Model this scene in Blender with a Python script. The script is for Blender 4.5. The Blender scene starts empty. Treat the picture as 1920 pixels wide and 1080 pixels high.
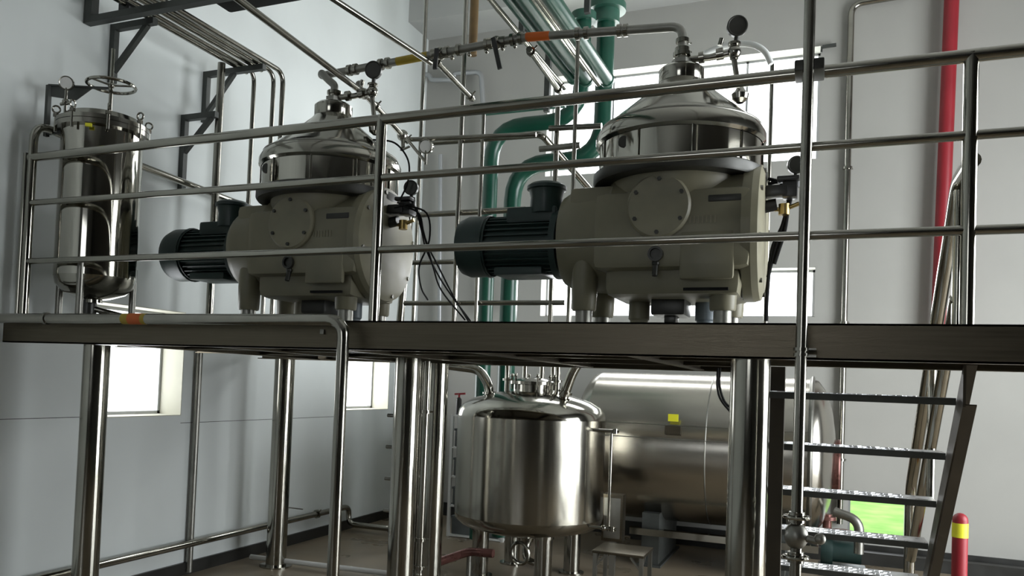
import bpy, bmesh, math, random
from mathutils import Vector, Matrix
random.seed(4)
C = bpy.context.scene.collection
S = bpy.context.scene
# ------------------------------------------------------------------ camera
F, PPX, PPY = 1517.62, 910.14, 669.36            # focal length and principal point in pixels of a 1920x1080 frame
ROW = (Vector((0.92266756, 0.38374372, 0.03775353)),
       Vector((0.0223158, 0.04460393, -0.99875547)),
       Vector((-0.3849501, 0.92236178, 0.03259105)))
EYE = Vector((0, 0, 1.64))
cd = bpy.data.cameras.new('camera'); cam = bpy.data.objects.new('camera', cd); C.objects.link(cam)
M = Matrix((ROW[0], -ROW[1], -ROW[2])).transposed().to_4x4(); M.translation = EYE
cam.matrix_world = M
cd.sensor_fit = 'HORIZONTAL'; cd.sensor_width = 36; cd.lens = F / 1920 * 36
cd.shift_x = (960 - PPX) / 1920; cd.shift_y = (PPY - 540) / 1920
cd.clip_start = .05; cd.clip_end = 200
S.camera = cam
# ------------------------------------------------------------------ light
w = bpy.data.worlds.new('overcast_sky'); S.world = w; w.use_nodes = True
bg = w.node_tree.nodes['Background']; bg.inputs[0].default_value = (.93, .97, 1, 1); bg.inputs[1].default_value = 3.5
def area(name, loc, target, sx, sy, power, col=(1, 1, 1)):
    l = bpy.data.lights.new(name, 'AREA'); l.shape = 'RECTANGLE'; l.size = sx; l.size_y = sy; l.energy = power; l.color = col
    o = bpy.data.objects.new(name, l); C.objects.link(o); o.location = loc
    o.rotation_euler = (Vector(target) - Vector(loc)).to_track_quat('-Z', 'Y').to_euler(); return o
# daylight outside the tall windows of the right-hand and back walls, plus an added rear fill lamp
area('daylight_right', (4.35, 5.4, 2.15), (0, 5.4, 1.9), 3.8, 4.1, 500, (.93, .98, 1))
area('rear_fill', (-1.6, -9.35, 3.4), (-1.6, 0, 3.0), 3.0, 2.4, 3, (1, .97, .90))  # weak fill added out of view behind the camera
area('daylight_back', (-1.6, 9.55, 4.75), (-1.6, 6, 4.2), 2.9, 1.15, 110, (.97, .99, 1))
area('daylight_back_low', (-1.6, 9.55, 2.73), (-1.6, 6, 2.5), 2.9, .5, 70, (.97, .99, 1))
area('daylight_window_a', (-5.12, 4.6, 1.72), (-3, 4.6, 1.5), .8, .75, 4, (.97, .99, 1))
area('daylight_window_b', (-5.12, 7.95, 1.72), (-3, 7.95, 1.5), .8, .75, 10, (.97, .99, 1))
S.view_settings.view_transform = 'Standard'; S.view_settings.look = 'None'
S.view_settings.gamma = 1; S.view_settings.use_curve_mapping = False
S.view_settings.exposure = 0.08

# ------------------------------------------------------------------ pixel to point on a plane
def ray(x, y):
    a = (x - PPX) / F; b = (y - PPY) / F
    return ROW[0] * a + ROW[1] * b + ROW[2]
def PY(x, y, Y): r = ray(x, y); return EYE + r * (Y / r.y)
def PX(x, y, X): r = ray(x, y); return EYE + r * (X / r.x)
def PZ(x, y, Z): r = ray(x, y); return EYE + r * ((Z - EYE.z) / r.z)

# ------------------------------------------------------------------ materials
def mat(name, col, rough=.5, metal=0.0, noise=0, nscale=8, bump=0, bscale=60, stretch=None, coat=0, spec=None):
    m = bpy.data.materials.new(name); m.use_nodes = True; nt = m.node_tree; b = nt.nodes['Principled BSDF']
    b.inputs['Base Color'].default_value = (*col, 1); b.inputs['Roughness'].default_value = rough
    b.inputs['Metallic'].default_value = metal
    if spec is not None: b.inputs['Specular IOR Level'].default_value = spec
    if coat: b.inputs['Coat Weight'].default_value = coat
    if noise or bump:
        tc = nt.nodes.new('ShaderNodeTexCoord'); mp = nt.nodes.new('ShaderNodeMapping')
        nt.links.new(tc.outputs['Object'], mp.inputs[0])
        if stretch: mp.inputs['Scale'].default_value = stretch
    if noise:
        n = nt.nodes.new('ShaderNodeTexNoise'); n.inputs['Scale'].default_value = nscale; n.inputs['Detail'].default_value = 5
        nt.links.new(mp.outputs[0], n.inputs[0])
        r = nt.nodes.new('ShaderNodeMapRange'); r.inputs[1].default_value = .3; r.inputs[2].default_value = .7
        r.inputs[3].default_value = 1 - noise; r.inputs[4].default_value = 1 + noise
        nt.links.new(n.outputs[0], r.inputs[0])
        mx = nt.nodes.new('ShaderNodeVectorMath'); mx.operation = 'SCALE'; mx.inputs[0].default_value = col
        nt.links.new(r.outputs[0], mx.inputs['Scale']); nt.links.new(mx.outputs[0], b.inputs['Base Color'])
        rr = nt.nodes.new('ShaderNodeMapRange'); rr.inputs[1].default_value = .3; rr.inputs[2].default_value = .7
        rr.inputs[3].default_value = max(0, rough - .4 * noise); rr.inputs[4].default_value = min(1, rough + .4 * noise)
        nt.links.new(n.outputs[0], rr.inputs[0]); nt.links.new(rr.outputs[0], b.inputs['Roughness'])
    if bump:
        n2 = nt.nodes.new('ShaderNodeTexNoise'); n2.inputs['Scale'].default_value = bscale; n2.inputs['Detail'].default_value = 3
        nt.links.new(mp.outputs[0], n2.inputs[0])
        bp = nt.nodes.new('ShaderNodeBump'); bp.inputs['Strength'].default_value = bump; bp.inputs['Distance'].default_value = .01
        nt.links.new(n2.outputs[0], bp.inputs['Height']); nt.links.new(bp.outputs[0], b.inputs['Normal'])
    return m
STEEL = mat('polished_steel', (.34, .33, .29), .12, 1, .12, 3)
TUBE = mat('steel_tube', (.31, .30, .265), .18, 1, .12, 6)
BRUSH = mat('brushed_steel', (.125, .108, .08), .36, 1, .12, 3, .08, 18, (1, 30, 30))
TANKM = mat('tank_steel', (.35, .335, .29), .17, 1, .08, 2.2, .05, 1.6, (3, 3, .3))
HTANK = mat('horizontal_tank_steel', (.42, .40, .355), .23, 1, .06, 1, .02, 1.5, (.3, 2, 2))
MIRROR = mat('mirror_steel', (.46, .445, .395), .07, 1, .06, 3, .10, 2.2)
DULL = mat('dull_steel', (.28, .275, .25), .42, 1, .15, 8)
ANGLE = mat('dark_angle_iron', (.07, .075, .07), .5, .4, .2, 10)
CREAM = mat('cream_machine_paint', (.20, .185, .125), .42, 0, .10, 5, .03, 40)
CREAMD = mat('cream_cover_paint', (.235, .218, .15), .45, 0, .12, 7)
MOTOR = mat('dark_green_motor_paint', (.012, .03, .027), .42, 0, .15, 10)
GREEN = mat('green_pipe_paint', (.004, .055, .033), .32, 0, .12, 5)
GREEND = mat('green_pump_paint', (.03, .10, .07), .4, 0, .15, 8)
BLACK = mat('black_rubber', (.01, .01, .01), .75, spec=.2)
BLACKP = mat('black_plastic', (.02, .02, .02), .35)
DARKR = mat('dark_ring_paint', (.035, .035, .03), .38, .3, .2, 8)
RED = mat('red_pipe_paint', (.26, .012, .02), .45, 0, .08, 5)
WHITE = mat('white_hose_rubber', (.8, .82, .8), .35)
DIAL = mat('gauge_dial_white', (.7, .7, .68), .3)
FLOOR = mat('brown_floor_screed', (.21, .17, .12), .33, 0, .25, 1.6, .05, 12)
SKIRT = mat('black_skirting_paint', (.02, .02, .018), .4, 0, .2, 6)
CEIL = mat('ceiling_paint', (.50, .505, .49), .8, 0, .03, 2)
FRAME = mat('window_frame_aluminium', (.42, .43, .44), .4, .6)
REVEAL = mat('window_reveal_plaster', (.55, .54, .45), .7, 0, .05, 4)
YEL = mat('yellow_tag', (.75, .72, .03), .5)
YBAND = mat('yellow_pipe_band', (.42, .30, .02), .5, 0, .1, 8)
OLDPIPE = mat('brown_rusty_pipe_paint', (.13, .08, .03), .5, .2, .2, 8)
ORANGE = mat('orange_arrow_sticker', (.60, .12, .01), .5)
BROWN = mat('brown_primer_stringer', (.05, .042, .03), .5, .3, .25, 4)
PRIMER = mat('reddish_pump_paint', (.16, .07, .06), .3, .5, .3, 8)
BRASS = mat('brass_valve', (.5, .36, .14), .3, 1)
CARD = mat('grey_crate_plastic', (.10, .11, .11), .5, 0, .2, 8)
BLUEG = mat('grey_blue_foot_paint', (.16, .19, .21), .45, 0, .1, 8)
TREAD = mat('chequer_plate_steel', (.62, .63, .65), .3, .9, .15, 12)
def wallmat(name, col, groove=False, stain=.05):
    m = mat(name, col, .75, 0, stain, 1.1, .06, 5); nt = m.node_tree
    return m
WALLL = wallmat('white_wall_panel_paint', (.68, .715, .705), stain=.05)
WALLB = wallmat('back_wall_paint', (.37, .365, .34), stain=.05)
WALLR = wallmat('plain_wall_paint', (.62, .62, .60))
WALLN = wallmat('unseen_wall_dark', (.10, .10, .095))  # unseen walls coloured dark to cut bounced light
def glassmat():
    m = bpy.data.materials.new('window_glass'); m.use_nodes = True; nt = m.node_tree; nt.nodes.clear()
    o = nt.nodes.new('ShaderNodeOutputMaterial'); t = nt.nodes.new('ShaderNodeBsdfTransparent'); g = nt.nodes.new('ShaderNodeBsdfGlossy')
    g.inputs['Roughness'].default_value = .03; mx = nt.nodes.new('ShaderNodeMixShader'); mx.inputs[0].default_value = .07
    nt.links.new(t.outputs[0], mx.inputs[1]); nt.links.new(g.outputs[0], mx.inputs[2]); nt.links.new(mx.outputs[0], o.inputs[0]); return m
GLASS = glassmat()
def grassmat():
    m = mat('bright_grass', (.30, .52, .06), .9); nt = m.node_tree; b = nt.nodes['Principled BSDF']
    n = nt.nodes.new('ShaderNodeTexNoise'); n.inputs['Scale'].default_value = 2.5; n.inputs['Detail'].default_value = 8
    r = nt.nodes.new('ShaderNodeValToRGB'); r.color_ramp.elements[0].position = .35; r.color_ramp.elements[1].position = .7
    r.color_ramp.elements[0].color = (.10, .26, .02, 1); r.color_ramp.elements[1].color = (.22, .34, .07, 1)
    tc = nt.nodes.new('ShaderNodeTexCoord'); nt.links.new(tc.outputs['Object'], n.inputs[0])
    nt.links.new(n.outputs[0], r.inputs[0]); nt.links.new(r.outputs[0], b.inputs['Base Color']); return m
GRASS = grassmat()

# ------------------------------------------------------------------ mesh builder
V = Vector
class MB:
    def __init__(s): s.bm = bmesh.new()
    def box(s, a, b, bev=0):
        a = V(a); b = V(b); lo = V([min(a[i], b[i]) for i in range(3)]); hi = V([max(a[i], b[i]) for i in range(3)])
        mt = Matrix.Translation((lo + hi) / 2) @ Matrix.Diagonal((*(hi - lo), 1))
        r = bmesh.ops.create_cube(s.bm, size=1, matrix=mt)
        if bev:
            ed = list({e for v in r['verts'] for e in v.link_edges})
            bmesh.ops.bevel(s.bm, geom=ed, offset=bev, segments=2, affect='EDGES', profile=.6)
        return s
    def bar(s, p, q, w, h=None, up=(0, 0, 1)):      # rectangular bar from p to q
        p = V(p); q = V(q); h = h or w; d = (q - p); L = d.length; z = d.normalized(); x = V(up).cross(z)
        if x.length < 1e-4: x = V((1, 0, 0)).cross(z)
        x.normalize(); y = z.cross(x)
        mt = Matrix((x, y, z)).transposed().to_4x4(); mt.translation = (p + q) / 2
        bmesh.ops.create_cube(s.bm, size=1, matrix=mt @ Matrix.Diagonal((w, h, L, 1))); return s
    def rings(s, rings, closed=True, cap=True):
        vs = [[s.bm.verts.new(p) for p in r] for r in rings]; n = len(vs[0])
        for i in range(len(vs) - 1):
            for j in range(n if closed else n - 1):
                k = (j + 1) % n
                try: s.bm.faces.new((vs[i][j], vs[i][k], vs[i + 1][k], vs[i + 1][j]))
                except ValueError: pass
        if cap:
            for r in (vs[0][::-1], vs[-1]):
                try: s.bm.faces.new(r)
                except ValueError: pass
        return s
    def tube(s, pts, r, bend=0, seg=14, closed=False):
        pts = [V(p) for p in pts]; path = []
        if bend and not closed:
            path = [pts[0]]
            for i in range(1, len(pts) - 1):
                a, b, c = pts[i - 1], pts[i], pts[i + 1]
                u = (a - b); v = (c - b); k = min(bend, u.length * .48, v.length * .48)
                u.normalize(); v.normalize(); A = b + u * k; B = b + v * k
                for t in range(7):
                    t /= 6; path.append(A * (1 - t) ** 2 + b * 2 * t * (1 - t) + B * t * t)
            path.append(pts[-1])
        else: path = pts
        n = len(path); rr = []; nrm = None
        for i in range(n):
            if closed: t = path[(i + 1) % n] - path[i - 1]
            else: t = path[min(i + 1, n - 1)] - path[max(i - 1, 0)]
            t.normalize()
            if nrm is None:
                nrm = t.cross(V((0, 0, 1)));
                if nrm.length < .05: nrm = t.cross(V((1, 0, 0)))
                nrm.normalize()
            else:
                nrm = nrm - t * nrm.dot(t); nrm.normalize()
            bn = t.cross(nrm); R = r[i] if isinstance(r, (list, tuple)) else r
            rr.append([path[i] + (nrm * math.cos(a) + bn * math.sin(a)) * R for a in [2 * math.pi * j / seg for j in range(seg)]])
        if closed: rr.append(rr[0]); s.rings(rr, cap=False)
        else: s.rings(rr)
        return s
    def cyl(s, p, q, r, seg=20): return s.tube([p, q], r, seg=seg)
    def lathe(s, prof, c=(0, 0, 0), axis='z', seg=32, a0=0, a1=360, cap=False):
        c = V(c); rr = []; full = abs(a1 - a0) >= 360; n = seg if full else seg + 1
        for rad, h in prof:
            ring = []
            for j in range(n):
                a = math.radians(a0 + (a1 - a0) * j / seg); x = rad * math.cos(a); y = rad * math.sin(a)
                ring.append(c + (V((x, y, h)) if axis == 'z' else V((h, x, y)) if axis == 'x' else V((x, -h, y)) if axis == '-y' else V((y, h, x))))
            rr.append(ring)
        s.rings(rr, closed=full, cap=cap); return s
    def torus(s, c, R, r, normal=(0, 0, 1), seg=28, ts=8):
        n = V(normal).normalized(); u = n.orthogonal().normalized(); v = n.cross(u); c = V(c)
        return s.tube([c + (u * math.cos(a) + v * math.sin(a)) * R for a in [2 * math.pi * i / seg for i in range(seg)]], r, closed=True, seg=ts)
    def ball(s, c, r, sc=(1, 1, 1)):
        bmesh.ops.create_uvsphere(s.bm, u_segments=14, v_segments=8, radius=r, matrix=Matrix.Translation(V(c)) @ Matrix.Diagonal((*sc, 1))); return s
    def build(s, name, m, parent=None, local=False, label=None):
        bm = s.bm; bmesh.ops.remove_doubles(bm, verts=bm.verts, dist=1e-5); bmesh.ops.recalc_face_normals(bm, faces=bm.faces)
        off = V((0, 0, 0)); 
        if parent is not None:
            if not local:
                p = parent
                while p is not None: off += p.location; p = p.parent
        else:
            vs = [v.co for v in bm.verts]
            off = V(((min(v.x for v in vs) + max(v.x for v in vs)) / 2, (min(v.y for v in vs) + max(v.y for v in vs)) / 2, min(v.z for v in vs)))
        bmesh.ops.translate(bm, verts=bm.verts, vec=-off)
        for f in bm.faces: f.smooth = True
        me = bpy.data.meshes.new(name); bm.to_mesh(me); bm.free(); me.materials.append(m)
        me.set_sharp_from_angle(angle=math.radians(38))
        o = bpy.data.objects.new(name, me); C.objects.link(o)
        if parent is not None: o.parent = parent
        else: o.location = off
        if label: o['label'] = label
        return o
def tag(o, label, cat, group=None):
    o['label'] = label; o['category'] = cat
    if group: o['group'] = group
    return o
def struct(o): o['kind'] = 'structure'; return o
def thing(name, label, cat, loc=(0, 0, 0), group=None):
    o = bpy.data.objects.new(name, None); C.objects.link(o); o.location = loc; o.empty_display_size = .1
    return tag(o, label, cat, group)
def copy_tree(o, parent=None, skip=()):
    c = o.copy(); C.objects.link(c); c.parent = parent
    for ch in list(o.children):
        if ch.name.split('.')[0] not in skip: copy_tree(ch, c)
    return c

# ------------------------------------------------------------------ room shell
XL, YB, ZC, XR, YN = -4.75, 9.1, 6.35, 4.0, -9.0
T = .28
def wall_holes(name, fixed, axis, u0, u1, z0, z1, holes, thick, m):
    us = sorted({u0, u1, *[h[0] for h in holes], *[h[1] for h in holes]}); zs = sorted({z0, z1, *[h[2] for h in holes], *[h[3] for h in holes]})
    b = MB()
    for i in range(len(us) - 1):
        for j in range(len(zs) - 1):
            cu = (us[i] + us[i + 1]) / 2; cz = (zs[j] + zs[j + 1]) / 2
            if any(h[0] < cu < h[1] and h[2] < cz < h[3] for h in holes): continue
            if axis == 'x': b.box((fixed, us[i], zs[j]), (fixed + thick, us[i + 1], zs[j + 1]))
            else: b.box((us[i], fixed, zs[j]), (us[i + 1], fixed + thick, zs[j + 1]))
    return struct(b.build(name, m))
W1 = (4.17, 5.08, 1.29, 2.12); W2 = (7.45, 8.44, 1.29, 2.12)
WU = (-3.12, -.09, 4.13, 5.34); WLO = (-3.12, -.09, 2.46, 2.99); GH = (.27, .82, .19, .60)
RW = [(3.5, 7.3, .05, 4.3)]
NW = [(-3.2, 0.0, 2.1, 4.7)]  # unseen window, added to let the rear fill in
wall_holes('wall_left', XL, 'x', YN, YB + T, 0, ZC, [W1, W2], -T, WALLL)
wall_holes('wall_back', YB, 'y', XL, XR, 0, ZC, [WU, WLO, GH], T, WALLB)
wall_holes('wall_right', XR, 'x', YN, YB + T, 0, ZC, RW, T, WALLN)
wall_holes('wall_near', YN, 'y', XL, XR, 0, ZC, NW, -T, WALLN)
struct(MB().box((XL - T, YN - T, -.1), (XR + T, YB + T, 0)).build('floor', FLOOR))
struct(MB().box((XL - T, YN - T, ZC), (XR + T, YB + T, ZC + .1)).build('ceiling', CEIL))
b = MB().box((XL, 8.55, 6.0), (XR, YB, ZC)); struct(b.build('trim_1', CEIL))            # beams under the ceiling
b = MB().box((XL, 5.9, 6.05), (XR, 6.2, ZC)); struct(b.build('trim_2', CEIL))
struct(MB().box((XL, YN, 0), (XL + .025, YB, .10)).build('baseboard_left', SKIRT))
struct(MB().box((XL + .025, YB - .025, 0), (XR, YB, .16)).build('baseboard_back', SKIRT))
struct(MB().box((XL, 3.0, 1.298), (XL + .001, W1[0], 1.302)).box((XL, W1[1], 1.228), (XL + .001, W2[0], 1.232)).build('trim_3', SKIRT))
def window(n, axis, fixed, h, inset, mull, sill=True):
    u0, u1, z0, z1 = h; e = struct(bpy.data.objects.new('window_%d' % n, None)); C.objects.link(e)
    def pt(u, d, z): return (fixed + d, u, z) if axis == 'x' else (u, fixed + d, z)
    e.location = pt((u0 + u1) / 2, inset, z0)
    t = .03; b = MB(); d0 = inset - .02 * (1 if inset > 0 else -1); d1 = inset + .02 * (1 if inset > 0 else -1)
    b.box(pt(u0, d0, z0), pt(u1, d1, z0 + t)); b.box(pt(u0, d0, z1 - t), pt(u1, d1, z1)); b.box(pt(u0, d0, z0), pt(u0 + t, d1, z1)); b.box(pt(u1 - t, d0, z0), pt(u1, d1, z1))
    for k in range(1, mull): u = u0 + (u1 - u0) * k / mull; b.box(pt(u - .012, d0, z0), pt(u + .012, d1, z1))
    b.build('window_frame', FRAME, e)
    MB().box(pt(u0 + .02, inset - .003, z0 + .02), pt(u1 - .02, inset + .003, z1 - .02)).build('pane', GLASS, e)
    r = MB(); s = .006; dd = inset - .021 * (1 if inset > 0 else -1)
    r.box(pt(u0, 0, z0), pt(u1, dd, z0 + s)); r.box(pt(u0, 0, z1 - s), pt(u1, dd, z1)); r.box(pt(u0, 0, z0), pt(u0 + s, dd, z1)); r.box(pt(u1 - s, 0, z0), pt(u1, dd, z1))
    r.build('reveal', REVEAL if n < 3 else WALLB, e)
window(1, 'x', XL, W1, -.24, 1); window(2, 'x', XL, W2, -.24, 1)
window(3, 'y', YB, WU, .22, 4); window(4, 'y', YB, WLO, .22, 4)
for k, h in enumerate(RW): window(6 + k, 'x', XR, h, .22, 3)
window(7, 'y', YN, NW[0], -.22, 4)
# low wall opening looking out on grass
e = struct(bpy.data.objects.new('window_5', None)); C.objects.link(e); e.location = (.54, YB, .19)
b = MB(); b.box((.27, YB, .19), (.29, YB + T, .60)); b.box((.80, YB, .19), (.82, YB + T, .60)); b.box((.27, YB, .19), (.82, YB + T, .21)); b.build('window_frame', FRAME, e)
tag(MB().box((-6, YB + T, -.2), (9, YB + 18, -.12)).build('lawn', GRASS), 'bright green lawn outside the low opening in the back wall', 'grass')['kind'] = 'stuff'

# ------------------------------------------------------------------ steel platform
ZD = 1.931; ZU = 1.784; YF = 3.5; YD = 5.92; XE = -.35; YS = 4.38; XS = 2.4
pf = thing('steel_platform', 'long raised stainless steel platform carrying the separators, on round columns', 'platform', (-1.5, 4.5, 0))
b = MB(); b.box((XL + .02, YF, ZU), (XS, YF + .008, ZD)); b.box((XL + .02, YF, ZU), (XS, YF + .07, ZU + .008)); b.box((XL + .02, YF, ZD - .008), (XS, YF + .07, ZD))
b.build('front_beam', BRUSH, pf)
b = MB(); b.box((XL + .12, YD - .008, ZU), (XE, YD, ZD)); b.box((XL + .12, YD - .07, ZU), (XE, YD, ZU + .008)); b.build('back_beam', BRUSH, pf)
MB().box((XL + .12, YF + .071, ZD - .05), (XE, YD - .009, ZD - .044)).box((XE, YF + .071, ZD - .05), (XS, YS, ZD - .044)).build('deck_plate', DULL, pf)
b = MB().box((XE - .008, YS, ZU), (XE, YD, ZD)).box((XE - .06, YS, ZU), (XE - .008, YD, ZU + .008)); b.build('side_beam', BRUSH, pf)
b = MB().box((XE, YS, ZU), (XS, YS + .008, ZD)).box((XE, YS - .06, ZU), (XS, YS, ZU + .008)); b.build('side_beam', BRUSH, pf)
for x in (-4.0, -3.2, -2.4, -1.6, -.8):
    MB().box((x - .004, YF + .07, ZU + .01), (x + .004, YD - .07, ZD - .05)).box((x - .03, YF + .07, ZU + .004), (x + .03, YD - .07, ZU + .012)).build('cross_beam', BRUSH, pf)
for y in (4.3, 5.1):
    MB().box((XL + .12, y - .003, ZU + .02), (XE - .01, y + .003, ZD - .05)).box((XL + .12, y - .025, ZU + .014), (XE - .01, y + .025, ZU + .02)).build('cross_beam', BRUSH, pf)
for px, py, y, r in ((182, 655, 3.63, .076), (534, 690, 5.82, .086), (765, 700, 4.62, .084), (821, 700, 5.80, .086), (1407, 700, 3.62, .082)):
    c = PY(px, py, y)
    MB().lathe([(r * 1.6, 0), (r * 1.6, .012), (r, .012), (r, ZU)], (c.x, y, 0), seg=40, cap=True).build('column', STEEL, pf)
for x in (2.2,): MB().lathe([(.08, 0), (.08, ZU)], (x, 3.62, 0), seg=32, cap=True).build('column', STEEL, pf)
# floor drain hole cover / bolts on fascia
b = MB()
for px in (606, 640): c = PY(px, 612, YF); b.box((c.x - .012, YF - .012, 1.86), (c.x + .012, YF, 1.885), .003)
b.build('clip', DULL, pf)

# ------------------------------------------------------------------ railings
rl = thing('guard_railing', 'polished steel guard railing with three rails along the platform front', 'railing', (-1.5, YF, ZD))
yr = YF + .03
XP = [PY(45, 400, YF).x + .01, PY(703, 400, YF).x, .5]
ZR = (ZD + .361, ZD + .727, ZD + 1.044)
b = MB().tube([(XP[0] - .02, yr, ZR[2] - .03), (XS, yr, ZR[2])], .0265, seg=20); b.build('top_rail', STEEL, rl)
for z in ZR[:2]: MB().cyl((XP[0], yr, z), (XS, yr, z), .019).build('middle_rail', STEEL, rl)
for x in XP[1:] + [2.35]:
    MB().cyl((x, yr, ZD - .02), (x, yr, ZR[2]), .0265).build('post', STEEL, rl)
MB().tube([(XP[0], yr, ZD), (XP[0] - .0, yr, ZR[2] + .19), (XP[0] - .02, yr + .35, ZR[2] + .17), (XP[0] - .02, 5.85, ZR[2] + .1)], .0265, .12).build('side_rail', STEEL, rl)
MB().cyl((XP[0] - .05, yr, ZD), (XP[0] - .05, yr, ZR[2] + .0), .022).build('post', STEEL, rl)
br = thing('guard_railing', 'steel railing at the rear edge of the platform, behind the hanging black cables', 'railing', (-2.5, YD, ZD))
yb = 5.89
x0 = PY(760, 500, yb).x; x1 = PY(1062, 500, yb).x
for z in (.345, .68): MB().cyl((x0, yb, ZD + z), (x1, yb, ZD + z), .02).build('middle_rail', TUBE, br)
z = PY(900, 397, yb).z
MB().cyl((x0, yb, z), (PY(985, 395, yb).x, yb, z), .024).build('top_rail', TUBE, br)
MB().cyl((PY(748, 600, yb).x, yb, ZD), (x0 + .02, yb, z), .032).build('post', TUBE, br)
for px in (1033, 1068): x = PY(px, 560, yb).x; MB().cyl((x, yb, ZD), (x, yb, ZD + (.36 if px == 1068 else 1.9)), .02).build('post', TUBE, br)

# ------------------------------------------------------------------ separators
def gauge(mb_case, mb_face, c, r, n):
    n = V(n).normalized(); c = V(c)
    mb_case.cyl(c - n * .022, c + n * .012, r, 24); mb_case.torus(c + n * .014, r * .93, r * .1, n)
    mb_face.cyl(c + n * .0125, c + n * .0155, r * .86, 24)
def clampring(mb, p, d, r):
    p = V(p); d = V(d).normalized(); mb.cyl(p - d * .012, p + d * .012, r * 1.45, 18)
    o = d.orthogonal().normalized(); mb.cyl(p + o * r * 1.2 , p + o * (r * 1.2 + .03), .006, 8)
def separator(cx, cy, label):
    sp = thing('disc_separator', label, 'separator', (0, 0, 0), 'cream disc separators on the platform')
    def B(m, name, mt, par=None, lb=None):
        bmesh.ops.scale(m.bm, vec=(.955, .955, .98), verts=m.bm.verts); return m.build(name, mt, par or sp, True, lb)
    # main horizontal gear housing, axis along x
    m = MB(); zc = .60
    prof = [(.0, -.36), (.33, -.36), (.365, -.33), (.365, .40), (.385, .40), (.385, .45), (.0, .45)]
    m.lathe(prof, (0, 0, zc), 'x', 44)
    m.lathe([(.34, .55), (.36, .70), (.385, .80), (.405, .86), (.40, .92), (.0, .92)], (0, 0, 0), 'z', 44)     # bowl seat under the hood
    m.box((-.42, -.365, .36), (.455, .345, .80), .06)
    m.box((-.36, -.30, .22), (.40, .30, .45), .06)
    body = B(m, 'gear_housing', CREAM)
    m = MB(); m.lathe([(.0, -.69), (.20, -.69), (.27, -.67), (.31, -.60), (.325, -.33), (.33, -.20)], (0, 0, zc - .01), 'x', 36)
    m.box((-.60, -.255, zc - .10), (-.30, .255, zc + .265), .04)
    cp = B(m, 'coupling_housing', CREAM)
    m = MB()
    for k in range(7): z = zc - .03 + k * .028; m.box((-.58, -.262, z), (-.44, -.245, z + .010))
    B(m, 'louvre', DARKR, cp)
    m = MB(); m.lathe([(.0, .50), (.33, .50), (.375, .485), (.385, .45)], (0, 0, zc), 'x', 44); ec = B(m, 'end_cover', CREAMD)
    for k in range(8): a = k * math.pi / 4 + .2; m = MB(); m.cyl((.48, .345 * math.cos(a), zc + .345 * math.sin(a)), (.505, .345 * math.cos(a), zc + .345 * math.sin(a)), .014, 6); B(m, 'bolt', DULL, ec)
    # round inspection cover on the front
    m = MB(); m.lathe([(.178, .30), (.178, .385), (.166, .398), (0, .398)], (-.04, 0, .70), '-y', 44); ic = B(m, 'inspection_cover', CREAMD)
    for k in range(6):
        a = k * math.pi / 3 + .5; x = -.04 + .145 * math.cos(a); z = .70 + .145 * math.sin(a); m = MB(); m.cyl((x, -.395, z), (x, -.41, z), .012, 6); B(m, 'bolt', DARKR, ic)
    m = MB(); m.box((.225, -.369, .712), (.40, -.33, .75), .008); B(m, 'lifting_slot', DARKR)
    m = MB(); m.lathe([(.04, .35), (.042, .388), (.03, .388), (.028, .372), (0, .372)], (-.05, 0, .44), '-y', 20); m.cyl((-.05, -.36, .39), (-.05, -.38, .32), .016, 10); m.ball((-.05, -.36, .39), .022); B(m, 'sight_glass', DARKR)
    m = MB(); m.box((.08, -.372, .30), (.37, -.33, .56), .02); B(m, 'front_plate', CREAM)
    m = MB()
    for k in range(7): x = .13 + k * .022; m.box((x, -.369, .60), (x + .008, -.36, .64))
    B(m, 'name_plate', CREAMD)
    # feet
    for fx, fy in ((-.50, -.20), (.30, -.20), (-.50, .24), (.30, .24)):
        m = MB(); m.lathe([(.070, .50), (.078, .30), (.072, .155), (.066, .145), (0, .145)], (fx, fy, 0), 'z', 24)
        ft = B(m, 'foot', CREAM); m = MB(); m.lathe([(0, .005), (.075, .005), (.075, .02), (.052, .022), (.05, .15)], (fx, fy, 0), 'z', 24); B(m, 'foot_pad', DULL, ft)
    for fx, fy, s, mt in ((-.22, .05, 1, CREAMD), (.17, .10, .95, BLUEG)):
        m = MB(); m.lathe([(.062, .34), (.064, .12), (.054, .11), (.05, .05), (.066, .045), (.066, .004), (0, .004)], (fx, fy, 0), 'z', 24); B(m, 'drain_outlet', mt)
    m = MB().box((-.12, -.12, .13), (.08, .12, .24), .02).box((-.05, -.06, .09), (.02, .06, .14), .01); B(m, 'oil_sump', DARKR)
    m = MB().box((.10, -.33, .245), (.34, -.31, .26)); B(m, 'edge_strip', BLACK)
    # hood
    m = MB(); m.lathe([(.38, .885), (.495, .885), (.505, .90), (.505, .945), (.49, .955), (.44, .955)], seg=56); B(m, 'hood_ring', DARKR)
    m = MB(); m.lathe([(.474, .95), (.474, 1.125)], seg=72)
    for a in range(0, 360, 36): m.cyl((.477 * math.cos(math.radians(a)), .477 * math.sin(math.radians(a)), .955), (.477 * math.cos(math.radians(a)), .477 * math.sin(math.radians(a)), 1.12), .006, 6)
    hs = B(m, 'hood_skirt', MIRROR)
    m = MB(); m.lathe([(.012, -.004), (.03, -.004), (.035, .0), (.03, .006), (0, .006)], (-.24, -.41, 1.06), '-y', 16); B(m, 'latch', DARKR, hs)
    m = MB(); m.lathe([(.478, 1.11), (.496, 1.125), (.496, 1.165), (.475, 1.205), (.42, 1.25), (.33, 1.325), (.24, 1.40), (.16, 1.47), (.135, 1.50)], seg=56); hc = B(m, 'hood_cone', STEEL)
    m = MB(); m.torus((0, 0, 1.212), .465, .008, seg=56); B(m, 'rim_bead', DULL, hc)
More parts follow.
